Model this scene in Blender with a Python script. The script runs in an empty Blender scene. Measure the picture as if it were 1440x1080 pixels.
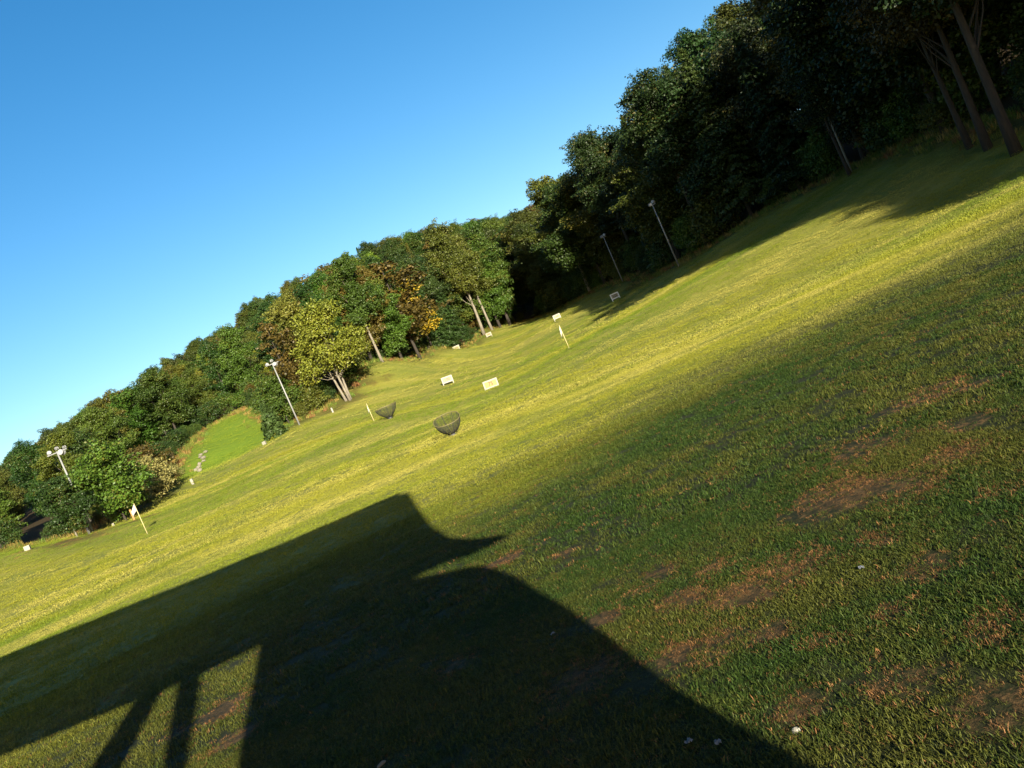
import bpy, bmesh, math, random
import numpy as np
from mathutils import Vector, Matrix
R = math.radians
SC = bpy.context.scene
COL = SC.collection
rng = np.random.default_rng(7)
random.seed(7)

# ------------------------------------------------------------------ camera
FPX = 1123.0; ROLL = R(23.7); H0 = 25.0; EYE = 1.65
pit = math.atan(H0 / FPX)
Fv = np.array([0, math.cos(pit), -math.sin(pit)]); Rv = np.array([1.0, 0, 0]); Uv = np.array([0, math.sin(pit), math.cos(pit)])
cX = math.cos(ROLL) * Rv - math.sin(ROLL) * Uv
cY = math.sin(ROLL) * Rv + math.cos(ROLL) * Uv
cam_d = bpy.data.cameras.new('camera'); cam = bpy.data.objects.new('camera', cam_d); COL.objects.link(cam)
cam_d.sensor_width = 36; cam_d.lens = FPX / 1440 * 36; cam_d.clip_start = 0.05; cam_d.clip_end = 3000
M = Matrix.Identity(4)
for i in range(3):
    M[i][0] = cX[i]; M[i][1] = cY[i]; M[i][2] = -Fv[i]
M[0][3] = 0; M[1][3] = 0; M[2][3] = EYE
cam.matrix_world = M
SC.camera = cam

# ------------------------------------------------------------------ sky, sun, exposure
SUN_EL = R(17.3); SUN_AZ = R(-15.3)          # azimuth the shadows run to, from +Y towards +X
to_sun = np.array([-math.sin(SUN_AZ) * math.cos(SUN_EL), -math.cos(SUN_AZ) * math.cos(SUN_EL), math.sin(SUN_EL)])
W = bpy.data.worlds.new('World'); SC.world = W; W.use_nodes = True
nt = W.node_tree; nt.nodes.clear()
sky = nt.nodes.new('ShaderNodeTexSky'); sky.sky_type = 'NISHITA'; sky.sun_disc = False
sky.sun_elevation = SUN_EL; sky.sun_rotation = math.atan2(to_sun[0], to_sun[1])
sky.air_density = 1.0; sky.dust_density = 1.0; sky.ozone_density = 1.3
hs = nt.nodes.new('ShaderNodeHueSaturation'); hs.inputs['Saturation'].default_value = 1.46; hs.inputs['Value'].default_value = 1
bg = nt.nodes.new('ShaderNodeBackground'); bg.inputs['Strength'].default_value = 0.052
wo = nt.nodes.new('ShaderNodeOutputWorld')
nt.links.new(sky.outputs[0], hs.inputs['Color']); nt.links.new(hs.outputs[0], bg.inputs[0]); nt.links.new(bg.outputs[0], wo.inputs[0])
sd = bpy.data.lights.new('sun', 'SUN'); sd.energy = 5.0; sd.angle = R(0.53); sd.color = (1.0, 0.90, 0.70)
so = bpy.data.objects.new('sun', sd); COL.objects.link(so)
so.rotation_euler = Vector(to_sun).to_track_quat('Z', 'Y').to_euler()
SC.view_settings.view_transform = 'Standard'; SC.view_settings.look = 'None'
SC.view_settings.exposure = 1.95; SC.view_settings.gamma = 1.0
SC.view_settings.use_curve_mapping = False

# ------------------------------------------------------------------ pixels to places
def ray(px, py):
    return Fv + (px - 720) / FPX * cX + (540 - py) / FPX * cY
def at(px, py, Y):
    d = ray(px, py); p = d * (Y / d[1]); p[2] += EYE; return p

def vnoise(x, y, seed=0):
    xi = np.floor(x).astype(np.int64); yi = np.floor(y).astype(np.int64); fx = x - xi; fy = y - yi
    fx = fx * fx * (3 - 2 * fx); fy = fy * fy * (3 - 2 * fy)
    def h(a, b):
        n = (a * 374761393 + b * 668265263 + seed * 1442695041) & 0xFFFFFFFF
        n = ((n ^ (n >> 13)) * 1274126177) & 0xFFFFFFFF
        return ((n ^ (n >> 16)) & 0xFFFF) / 65535.0
    return (h(xi, yi) * (1 - fx) + h(xi + 1, yi) * fx) * (1 - fy) + (h(xi, yi + 1) * (1 - fx) + h(xi + 1, yi + 1) * fx) * fy
def fbm(x, y, o=4, seed=0):
    s = 0; a = 1; t = 0
    for k in range(o):
        s = s + a * vnoise(x * 2 ** k + 17.3 * k, y * 2 ** k - 9.1 * k, seed + k); t += a; a *= .5
    return s / t
def sstep(a, b, x):
    t = np.clip((x - a) / (b - a), 0, 1); return t * t * (3 - 2 * t)

# ------------------------------------------------------------------ ground height: thin plate spline through known spots
EDGE = [(0,775,70),(95,757,74),(200,712,80),(226,678,97),(284,608,130),(336,577,140),(385,592,114),(421,593,101),(470,570,104),(508,520,116),
        (530,508,120),(600,490,145),(680,465,187),(745,450,205),(800,428,172),(880,392,136),(950,372,106),(1000,348,98),(1100,285,88),
        (1200,235,79),(1300,195,62),(1440,170,50)]
PTS = EDGE + [(638,613,36),(547,588,62),(526,592,64),(801,491,62),(693,548,72),(693,558,60),(655,577,52),(640,520,118),(650,506,138),(689,486,162),(720,500,120),(781,456,127),(631,541,100),(643,493,155),(689,474,176),
       (780,446,150),(867,421,122),(208,752,56),(270,682,84),(330,645,100),(372,625,94),(290,640,106),(260,668,100),(40,774,62),(108,757,69),
       (0,640+230,38),(500,640,50),(350,720,38),]
cp = [at(*p) for p in PTS]
for x, y, z in [(0,0,0),(-8,2,0),(8,2,.15),(0,12,-.12),(-12,14,-.1),(12,14,0),(0,24,-.3),(-22,28,-.1),(20,26,.0),(0,-20,0),(-40,-20,0),(40,-20,1),(30,10,.4),(27,45,.1),
                (60,100,12),(95,100,20),(60,50,9),(95,50,15),(60,150,20),(95,150,28),(55,0,4),(100,0,9),(60,-50,2),(100,-60,5),
                (-60,20,1),(-110,60,6),(-93,150,9),(-150,150,12),(-200,80,6),(-60,-60,0),(0,-80,0),(-120,-40,0),
                (0,400,42),(-200,350,30),(200,350,48),(-250,200,16),(180,200,38),(40,240,24),(70,220,26),(0,600,42),(-400,500,35),(400,500,50),(400,100,40),(-400,100,10),(0,-300,0),(300,-200,8),(-300,-200,0)]:
    cp.append(np.array([x, y, z], float))
for px, py, Y, off in [(0,640,180,17),(120,560,180,17),(250,490,200,18),(320,430,215,18),(480,345,240,18),(600,318,262,17),(700,290,285,17),(750,285,300,17)]:
    p = at(px, py, Y); p[2] -= off; cp.append(p)
cp = np.array(cp)
SCL = 100.0
def tps(r2): return np.where(r2 > 0, .5 * r2 * np.log(np.maximum(r2, 1e-12)), 0)
def solve(cp):
    P = cp[:, :2] / SCL; n = len(P)
    K = tps(((P[:, None] - P[None]) ** 2).sum(-1)) + np.eye(n) * 1e-5
    Q = np.hstack([np.ones((n, 1)), P]); A = np.zeros((n + 3, n + 3)); A[:n, :n] = K; A[:n, n:] = Q; A[n:, :n] = Q.T
    return np.linalg.solve(A, np.concatenate([cp[:, 2], np.zeros(3)]))
CW = solve(cp)
def gz(x, y, fine=True):
    x = np.asarray(x, float); y = np.asarray(y, float); sh = x.shape
    X = x.ravel() / SCL; Y = y.ravel() / SCL; out = np.zeros_like(X); P = cp[:, :2] / SCL; n = len(P)
    for s in range(0, len(X), 20000):
        a = X[s:s+20000]; b = Y[s:s+20000]
        k = tps((a[:, None] - P[None, :, 0]) ** 2 + (b[:, None] - P[None, :, 1]) ** 2)
        out[s:s+20000] = k @ CW[:n] + CW[n] + CW[n+1] * a + CW[n+2] * b
    out = out.reshape(sh)
    r = np.hypot(x, y)
    if not fine: return out
    out = out + (fbm(x / 17 + y / 60, y / 9, 2, 5) - .5) * .36 * sstep(10, 45, r) + (fbm(x / 2.6, y / 1.5, 3, 9) - .5) * .085
    return out
def gz1(x, y): return float(gz(np.array([x]), np.array([y]))[0])
def hit(px, py):
    d = ray(px, py); ts = np.geomspace(1.2, 400, 1500); x = d[0] * ts; y = d[1] * ts; z = EYE + d[2] * ts
    g = gz(x, y, False); i = np.where(z < g)[0]
    i = i[0] if len(i) else len(ts) - 1
    return np.array([x[i], y[i], g[i]])

# ------------------------------------------------------------------ materials
def mat(name):
    m = bpy.data.materials.new(name); m.use_nodes = True; n = m.node_tree; n.nodes.clear()
    o = n.nodes.new('ShaderNodeOutputMaterial'); return m, n, o
def nd(n, t, **kw):
    x = n.nodes.new(t)
    for k, v in kw.items():
        if k in x.inputs: x.inputs[k].default_value = v
        else: setattr(x, k, v)
    return x
def mixc(n, f, a, b, bt='MIX'):
    m = n.nodes.new('ShaderNodeMix'); m.data_type = 'RGBA'; m.blend_type = bt
    for s, v in ((0, f), (6, a), (7, b)):
        if isinstance(v, (float, int)): m.inputs[s].default_value = v
        elif isinstance(v, tuple): m.inputs[s].default_value = (*v, 1)
        else: n.links.new(v, m.inputs[s])
    return m.outputs[2]
def ramp(n, src, lo, hi):
    m = n.nodes.new('ShaderNodeMapRange'); m.interpolation_type = 'SMOOTHSTEP'
    m.inputs[1].default_value = lo; m.inputs[2].default_value = hi; n.links.new(src, m.inputs[0]); return m.outputs[0]
def noise(n, vec, scale, det=4, rough=.55):
    x = nd(n, 'ShaderNodeTexNoise', Scale=scale, Detail=det, Roughness=rough); n.links.new(vec, x.inputs['Vector']); return x.outputs['Fac']
def simple(name, col, rough=.6, metal=0, var=.25, scale=6, bump=.2):
    m, n, o = mat(name); g = nd(n, 'ShaderNodeTexCoord'); f = noise(n, g.outputs['Object'], scale, 5)
    c = mixc(n, f, tuple(v * (1 - var) for v in col), tuple(min(1, v * (1 + var)) for v in col))
    b = nd(n, 'ShaderNodeBsdfPrincipled', Roughness=rough, Metallic=metal); n.links.new(c, b.inputs['Base Color'])
    bp = nd(n, 'ShaderNodeBump', Strength=bump, Distance=.01); n.links.new(f, bp.inputs['Height']); n.links.new(bp.outputs[0], b.inputs['Normal'])
    n.links.new(b.outputs[0], o.inputs[0]); return m

def lawn_mat():
    m, n, o = mat('lawn_grass')
    g = nd(n, 'ShaderNodeNewGeometry'); P = g.outputs['Position']
    mp = nd(n, 'ShaderNodeMapping'); mp.inputs['Scale'].default_value = (.045, .16, 0); mp.inputs['Rotation'].default_value = (0, 0, R(4)); n.links.new(P, mp.inputs[0])
    big = noise(n, mp.outputs[0], 1.0, 4, .6)
    mp2 = nd(n, 'ShaderNodeMapping'); mp2.inputs['Scale'].default_value = (.05, .42, 0); mp2.inputs['Rotation'].default_value = (0, 0, R(5)); n.links.new(P, mp2.inputs[0])
    stripe = noise(n, mp2.outputs[0], 1.0, 3, .6)
    med = noise(n, P, 1.1, 5, .65)
    fine = noise(n, P, 14, 6, .75)
    vf = noise(n, P, 70, 4, .8)
    c = mixc(n, ramp(n, big, .35, .65), (.105, .140, .008), (.205, .205, .016))
    c = mixc(n, ramp(n, stripe, .48, .70), c, (.27, .25, .04))
    c = mixc(n, ramp(n, med, .52, .78), c, (.065, .10, .008))
    c = mixc(n, ramp(n, fine, .35, .75), c, mixc(n, .6, c, (.45, .40, .12)))
    at_ = lambda nm: nd(n, 'ShaderNodeAttribute', attribute_name=nm).outputs['Fac']
    # coarser darker turf by the tee
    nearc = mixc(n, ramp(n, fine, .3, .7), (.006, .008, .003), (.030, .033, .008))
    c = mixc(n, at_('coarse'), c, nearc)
    c = mixc(n, at_('lush'), c, mixc(n, ramp(n, med, .3, .7), (.11, .19, .010), (.15, .22, .013)))
    soil = mixc(n, ramp(n, vf, .35, .65), mixc(n, ramp(n, fine, .35, .7), (.012, .008, .004), (.07, .038, .016)), mixc(n, ramp(n, fine, .35, .7), (.05, .028, .012), (.17, .095, .038)))
    dm = n.nodes.new('ShaderNodeMath'); dm.operation = 'MULTIPLY_ADD'; n.links.new(fine, dm.inputs[0]); dm.inputs[1].default_value = 2.2; dm.inputs[2].default_value = -1.15
    ad = n.nodes.new('ShaderNodeMath'); ad.operation = 'ADD'; n.links.new(at_('dry'), ad.inputs[0]); n.links.new(dm.outputs[0], ad.inputs[1])
    dryf = n.nodes.new('ShaderNodeMath'); dryf.operation = 'MULTIPLY'; n.links.new(ramp(n, ad.outputs[0], .25, .6), dryf.inputs[0]); n.links.new(ramp(n, at_('dry'), .02, .2), dryf.inputs[1])
    c = mixc(n, dryf.outputs[0], c, soil)
    wild = mixc(n, ramp(n, fine, .4, .65), (.11, .085, .02), (.07, .10, .015))
    c = mixc(n, at_('rough'), c, wild)
    lit = mixc(n, ramp(n, fine, .35, .7), (.02, .012, .006), (.075, .04, .016))
    c = mixc(n, at_('litter'), c, lit)
    c = mixc(n, ramp(n, vf, .25, .75), mixc(n, .35, c, (.02, .03, .005)), c)
    c = mixc(n, .28, c, (.010, .012, .003))
    b = nd(n, 'ShaderNodeBsdfPrincipled', Roughness=.85); b.inputs['Specular IOR Level'].default_value = .15
    n.links.new(c, b.inputs['Base Color'])
    h = mixc(n, .5, fine, vf)
    b1 = nd(n, 'ShaderNodeBump', Strength=.5, Distance=.07); n.links.new(h, b1.inputs['Height'])
    b2 = nd(n, 'ShaderNodeBump', Strength=.4, Distance=.2); n.links.new(med, b2.inputs['Height']); n.links.new(b1.outputs[0], b2.inputs['Normal'])
    n.links.new(b2.outputs[0], b.inputs['Normal'])
    n.links.new(b.outputs[0], o.inputs[0]); return m

def leaf_mat():
    m, n, o = mat('leaves')
    oi = nd(n, 'ShaderNodeObjectInfo'); a = nd(n, 'ShaderNodeAttribute', attribute_name='leafvar')
    sep = nd(n, 'ShaderNodeSeparateColor'); n.links.new(a.outputs['Color'], sep.inputs[0])
    g = nd(n, 'ShaderNodeNewGeometry')
    c1 = mixc(n, 1.0, oi.outputs['Color'], (.55, .62, .5), 'MULTIPLY')
    c2 = mixc(n, 1.0, oi.outputs['Color'], (1.6, 1.45, 1.3), 'MULTIPLY')
    c = mixc(n, sep.outputs[0], c1, c2)
    warm = mixc(n, .5, c, (.09, .06, .010))
    c = mixc(n, ramp(n, sep.outputs[1], .72, .98), c, warm)
    b = nd(n, 'ShaderNodeBsdfPrincipled', Roughness=.55); b.inputs['Specular IOR Level'].default_value = .3
    n.links.new(c, b.inputs['Base Color'])
    t = nd(n, 'ShaderNodeBsdfTranslucent'); n.links.new(c, t.inputs[0])
    mx = nd(n, 'ShaderNodeMixShader', Fac=.18); mx.inputs[0].default_value = .18
    n.links.new(b.outputs[0], mx.inputs[1]); n.links.new(t.outputs[0], mx.inputs[2]); n.links.new(mx.outputs[0], o.inputs[0]); return m

def blade_mat():
    m, n, o = mat('grass_blades')
    a = nd(n, 'ShaderNodeAttribute', attribute_name='tint'); a.attribute_type = 'INSTANCER'
    l = nd(n, 'ShaderNodeAttribute', attribute_name='leafvar'); sep = nd(n, 'ShaderNodeSeparateColor'); n.links.new(l.outputs['Color'], sep.inputs[0])
    c = mixc(n, sep.outputs[0], mixc(n, 1.0, a.outputs['Color'], (.6, .65, .6), 'MULTIPLY'), mixc(n, 1.0, a.outputs['Color'], (1.5, 1.4, 1.5), 'MULTIPLY'))
    b = nd(n, 'ShaderNodeBsdfPrincipled', Roughness=.6); b.inputs['Specular IOR Level'].default_value = .15; n.links.new(c, b.inputs['Base Color'])
    t = nd(n, 'ShaderNodeBsdfTranslucent'); n.links.new(c, t.inputs[0])
    mx = nd(n, 'ShaderNodeMixShader'); mx.inputs[0].default_value = .2
    n.links.new(b.outputs[0], mx.inputs[1]); n.links.new(t.outputs[0], mx.inputs[2]); n.links.new(mx.outputs[0], o.inputs[0]); return m

def bark_mat(name, a, b_):
    m, n, o = mat(name); g = nd(n, 'ShaderNodeTexCoord')
    mp = nd(n, 'ShaderNodeMapping'); mp.inputs['Scale'].default_value = (4, 4, .8); n.links.new(g.outputs['Object'], mp.inputs[0])
    f = noise(n, mp.outputs[0], 2.2, 6, .7); c = mixc(n, ramp(n, f, .3, .7), a, b_)
    b = nd(n, 'ShaderNodeBsdfPrincipled', Roughness=.9); n.links.new(c, b.inputs['Base Color'])
    bp = nd(n, 'ShaderNodeBump', Strength=.7, Distance=.05); n.links.new(f, bp.inputs['Height']); n.links.new(bp.outputs[0], b.inputs['Normal'])
    n.links.new(b.outputs[0], o.inputs[0]); return m

MT = dict(shade_lifted_white=simple('white_paint_lifted_for_shade', (.62, .61, .58), .6, 0, .12, 9), greyboard=simple('dull_cream_panel', (.26, .24, .15), .7, 0, .15, 5),  # board frame white lightened to offset the tree shade it stands in
          lawn=lawn_mat(), leaf=leaf_mat(), blade=blade_mat(),
          bark=bark_mat('brown_bark', (.009, .007, .005), (.028, .021, .014)), pale=bark_mat('pale_bark', (.08, .068, .05), (.17, .15, .115)),
          metal=simple('galvanised_steel', (.16, .165, .165), .6, .1, .12), lampgrey=simple('lamp_housing', (.12, .125, .13), .6, .0, .15),
          dark=simple('dark_plastic', (.02, .02, .022), .6), glass=simple('lamp_glass', (.19, .195, .2), .3, 0, .05),
          white=simple('weathered_white_paint', (.17, .162, .135), .6, 0, .15, 9), yellow=simple('yellow_panel', (.24, .175, .028), .6, 0, .14, 5),
          cream=simple('cream_panel', (.175, .15, .062), .6, 0, .14, 5), letter=simple('brown_lettering', (.06, .018, .006), .6), letterdk=simple('dark_lettering', (.012, .01, .008), .6),
          net=simple('black_netting', (.012, .013, .008), .8), rim=simple('faded_rim_tube', (.10, .085, .035), .6), flag=simple('flag_cloth', (.50, .49, .46), .8, 0, .06, 20),
          stick=simple('cream_flagstick', (.38, .33, .16), .5), stone=simple('pale_stone', (.13, .115, .09), .9, 0, .3, 8, .8),
          timber=simple('grey_timber', (.16, .13, .10), .8), plast=simple('blue_grey_scrap', (.09, .10, .12), .5), orange=simple('ochre_post', (.22, .11, .03), .7))

# ------------------------------------------------------------------ mesh helpers
def mesh_np(name, V, F, m=None, smooth=False, var=None):
    """V (n,3); F list/array of faces with same size"""
    me = bpy.data.meshes.new(name); F = np.asarray(F); k = F.shape[1]; nf = len(F)
    me.vertices.add(len(V)); me.vertices.foreach_set('co', np.asarray(V, np.float32).ravel())
    me.loops.add(nf * k); me.loops.foreach_set('vertex_index', F.astype(np.int32).ravel())
    me.polygons.add(nf); me.polygons.foreach_set('loop_start', np.arange(0, nf * k, k, dtype=np.int32))
    try: me.polygons.foreach_set('loop_total', np.full(nf, k, dtype=np.int32))
    except Exception: pass
    if smooth: me.polygons.foreach_set('use_smooth', np.ones(nf, bool))
    if var is not None:
        at_ = me.attributes.new('leafvar', 'FLOAT_COLOR', 'FACE'); at_.data.foreach_set('color', np.asarray(var, np.float32).ravel())
    me.update(calc_edges=True); me.validate()
    if m: me.materials.append(m)
    return me
def link(name, me, parent=None, loc=None):
    o = bpy.data.objects.new(name, me); COL.objects.link(o)
    if parent is not None: o.parent = parent
    if loc is not None: o.location = loc
    return o
def tag(o, label=None, cat=None, group=None, kind=None):
    if label: o['label'] = label
    if cat: o['category'] = cat
    if group: o['group'] = group
    if kind: o['kind'] = kind
    return o
def thing(name, label, cat, loc, rz=0, group=None):
    o = link(name, None, None, Vector(loc)); o.rotation_euler.z = rz; return tag(o, label, cat, group)
def bm_mesh(name, bm, m):
    me = bpy.data.meshes.new(name); bm.normal_update(); bm.to_mesh(me); bm.free(); me.materials.append(m); return me
def box(bm, c, s, rot=None, bev=0):
    r = bmesh.ops.create_cube(bm, size=1); v = r['verts']
    bmesh.ops.scale(bm, vec=s, verts=v)
    if bev:
        e = list({e for x in v for e in x.link_edges})
        q = bmesh.ops.bevel(bm, geom=e, offset=bev, segments=1, affect='EDGES'); v = list({x for f in q['faces'] for x in f.verts} | {x for x in v if x.is_valid})
    if rot is not None: bmesh.ops.rotate(bm, cent=(0, 0, 0), matrix=rot, verts=v)
    bmesh.ops.translate(bm, vec=c, verts=v); return v
def tube(bm, pts, rad, seg=8, cap=True):
    rings = []; pts = [Vector(p) for p in pts]
    for i, p in enumerate(pts):
        d = (pts[min(i+1, len(pts)-1)] - pts[max(i-1, 0)]).normalized()
        a = d.orthogonal().normalized() if i == 0 else (rings_a - d * rings_a.dot(d)).normalized()
        rings_a = a; b = d.cross(a); r = rad[i] if hasattr(rad, '__len__') else rad
        rings.append([bm.verts.new(p + (a * math.cos(2*math.pi*k/seg) + b * math.sin(2*math.pi*k/seg)) * r) for k in range(seg)])
    for i in range(len(rings)-1):
        for k in range(seg):
            f = bm.faces.new((rings[i][k], rings[i][(k+1) % seg], rings[i+1][(k+1) % seg], rings[i+1][k])); f.smooth = True
    if cap and seg > 2:
        bm.faces.new(rings[0][::-1]); bm.faces.new(rings[-1])

# ------------------------------------------------------------------ ground sheet
ang = np.concatenate([np.arange(-180, -62, 3.0), np.arange(-62, 62, .3), np.arange(62, 180.01, 3.0)])
rad = np.concatenate([[0.05], np.geomspace(.5, 260, 330), np.geomspace(275, 1500, 26)])
A_, Rr = np.meshgrid(np.radians(ang), rad); GX = Rr * np.sin(A_); GY = Rr * np.cos(A_); GZ = gz(GX, GY)
nr, na = GX.shape
idx = np.arange(nr * na).reshape(nr, na)
Fq = np.stack([idx[:-1, :-1], idx[:-1, 1:], idx[1:, 1:], idx[1:, :-1]], -1).reshape(-1, 4)[:, ::-1]
def edge_dist(x, y, poly):
    d = np.full(x.shape, 1e9)
    for a, b in zip(poly[:-1], poly[1:]):
        ax, ay = a; bx, by = b; L = (bx-ax)**2 + (by-ay)**2
        t = np.clip(((x-ax)*(bx-ax) + (y-ay)*(by-ay)) / L, 0, 1); d = np.minimum(d, np.hypot(x-ax-t*(bx-ax), y-ay-t*(by-ay)))
    return d
def inside(x, y, poly):
    c = np.zeros(np.shape(x), bool); n = len(poly)
    for i in range(n):
        x1, y1 = poly[i]; x2, y2 = poly[(i+1) % n]
        if y1 == y2: continue
        c ^= ((y1 > y) != (y2 > y)) & (x < (x2-x1)*(y-y1)/(y2-y1)+x1)
    return c
EP = [tuple(at(*p)[:2]) for p in EDGE]
# forest outline: along the lawn edge then round the back
EP2 = [(-260, 62)] + EP + [(37,42),(40,30),(44,10),(48,-20),(56,-60)]
FOREST = EP2 + [(420,-60),(420,460),(-300,460)]
BLOBS = [(960,915,60,1),(1050,835,60,.9),(1085,890,40,.9),(1180,700,75,.75),(1300,560,60,.6),(1360,600,30,.5),(1345,640,45,.6),(850,870,35,.9),(715,785,28,1),(790,780,20,.8),(1000,800,40,.7),
         (310,1000,45,.8),(320,1050,35,.8),(260,1030,30,.6),(1250,860,40,.7),(1130,1000,45,.7),(1290,690,60,.6),(1400,700,50,.6),(1240,760,40,.6),(1160,900,40,.5),(1330,540,40,.6),(900,830,30,.6),(1380,540,40,.5),(640,940,50,.5),(840,940,70,.6),(1110,800,70,.6),(1000,900,80,.7),(1210,640,80,.5),(1300,800,60,.55),(1390,880,60,.5),(1260,960,60,.5),(1400,1000,60,.5),(960,840,40,.8),(930,800,30,.7)]
bl = []
for bx, by, br, bs in BLOBS:
    h = hit(bx, by); h2 = hit(bx + br, by + br * -.41); rr = math.hypot(h2[0]-h[0], h2[1]-h[1]); bl.append((h[0], h[1], rr, bs))
def masks(x, y):
    r = np.hypot(x, y); ins = inside(x, y, FOREST); de = edge_dist(x, y, EP2)
    litter = np.where(ins, sstep(0, 2.0, de), 0)
    litter = np.maximum(litter, sstep(2.2, .3, de) * .6 * (fbm(x / 3, y / 3, 3, 31) > .45))
    rough = np.where(~ins, sstep(4.5, 1.0, de + (fbm(x / 4, y / 4, 3, 77) - .5) * 5), 0)
    dry = np.zeros_like(x)
    for bx, by, br, bs in bl:
        d = np.hypot(x - bx, y - by) / max(br, .15); dry = np.maximum(dry, bs * sstep(1.35, .2, d + (fbm(x * 2.2, y * 2.2, 3, 12) - .5) * 1.6))
    # scuffed strip on the left rough by the young trees and the scrape on the right bank
    for (bx, by, Y, br) in [(150,742,66,4.0),(110,762,62,4),(195,735,66,2.5),(490,545,104,4),(512,522,110,4),(470,572,101,3),]:
        p = at(bx, by, Y); dry = np.maximum(dry, .55 * sstep(1.3, .3, np.hypot((x-p[0])/br, (y-p[1])/br/.8) + (fbm(x/1.5, y/1.5, 3, 41)-.5)*1.2))
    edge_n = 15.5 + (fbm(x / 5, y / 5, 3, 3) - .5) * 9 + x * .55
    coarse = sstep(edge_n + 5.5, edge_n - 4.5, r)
    lp = at(305, 645, 112); lush = sstep(1.25, .8, np.hypot((x - lp[0]) / 17, (y - lp[1]) / 22)) * (ins == 0)
    rough = rough * (1 - lush * .8); return dict(dry=dry, litter=litter, coarse=coarse, lush=lush * (1 - litter), rough=rough * .85)
gm = mesh_np('ground', np.stack([GX, GY, GZ], -1).reshape(-1, 3), Fq, MT['lawn'], True)
for k, v in masks(GX.ravel(), GY.ravel()).items():
    a = gm.attributes.new(k, 'FLOAT', 'POINT'); a.data.foreach_set('value', np.ascontiguousarray(v, np.float32))
tag(link('ground', gm), kind='structure')

# ------------------------------------------------------------------ building behind the camera that throws the big shade
def shade_poly(pix, yp):
    out = []
    for px, py in pix:
        h = hit(px, py); t = (yp - h[1]) / to_sun[1]; q = h + to_sun * t; out.append((q[0], q[2]))
    return out
def panel(bm, pts, yp, th):
    a = [bm.verts.new((x, yp, z)) for x, z in pts]; b = [bm.verts.new((x, yp - th, z)) for x, z in pts]
    bm.faces.new(a); bm.faces.new(b[::-1]); n = len(a)
    bm.normal_update()
    for i in range(n): bm.faces.new((a[i], b[i], b[(i+1) % n], a[(i+1) % n]))
YP = -1.2
sh = thing('range_shelter', 'grey timber driving range shelter standing behind the viewer', 'shelter', (0, YP, 0))
def addpanel(name, pix, yoff, m='timber', th=.16):
    bm = bmesh.new(); PAN = 1; panel(bm, shade_poly(pix, YP + yoff), yoff, th); bm.normal_update(); bmesh.ops.triangulate(bm, faces=[f for f in bm.faces if len(f.verts) > 4]); bmesh.ops.recalc_face_normals(bm, faces=bm.faces)
    return link(name, bm_mesh(name, bm, MT[m]), sh)
addpanel('eave_panel', [(-300,1047),(0,925),(300,804),(575,692),(597,728),(612,745),(635,757),(665,759),(712,755),(665,778),(625,790),(578,812),(470,862),(375,902),(240,965),(0,1062),(-300,1180)], 0)
addpanel('wall_panel', [(342,1150),(347,1080),(352,1030),(372,905),(420,880),(470,860),(560,822),(580,815),(625,806),(660,797),(682,795),(730,812),(800,855),(880,915),(950,970),(1050,1025),(1150,1080),(1180,1110)], -.2)
addpanel('post', [(120,1100),(140,1078),(205,975),(240,958),(218,1000),(172,1085),(160,1110)], -.35)
addpanel('post', [(238,1110),(243,1078),(262,950),(288,938),(282,985),(268,1080),(266,1110)], -.55)
bm = bmesh.new()
ev = shade_poly([(0,925),(575,692)], YP)
zt = (ev[0][1] + ev[1][1]) / 2
x0, x1 = -32.0, ev[1][0]
box(bm, ((x0+x1)/2, -4.8, zt - .25), (x1-x0-.1, 9.0, .12)); link('sky_blocking_roof', bm_mesh('sky_blocking_roof', bm, MT['timber']), sh)  # unseen roof stretched back and sideways to block sky glow behind the camera

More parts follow.
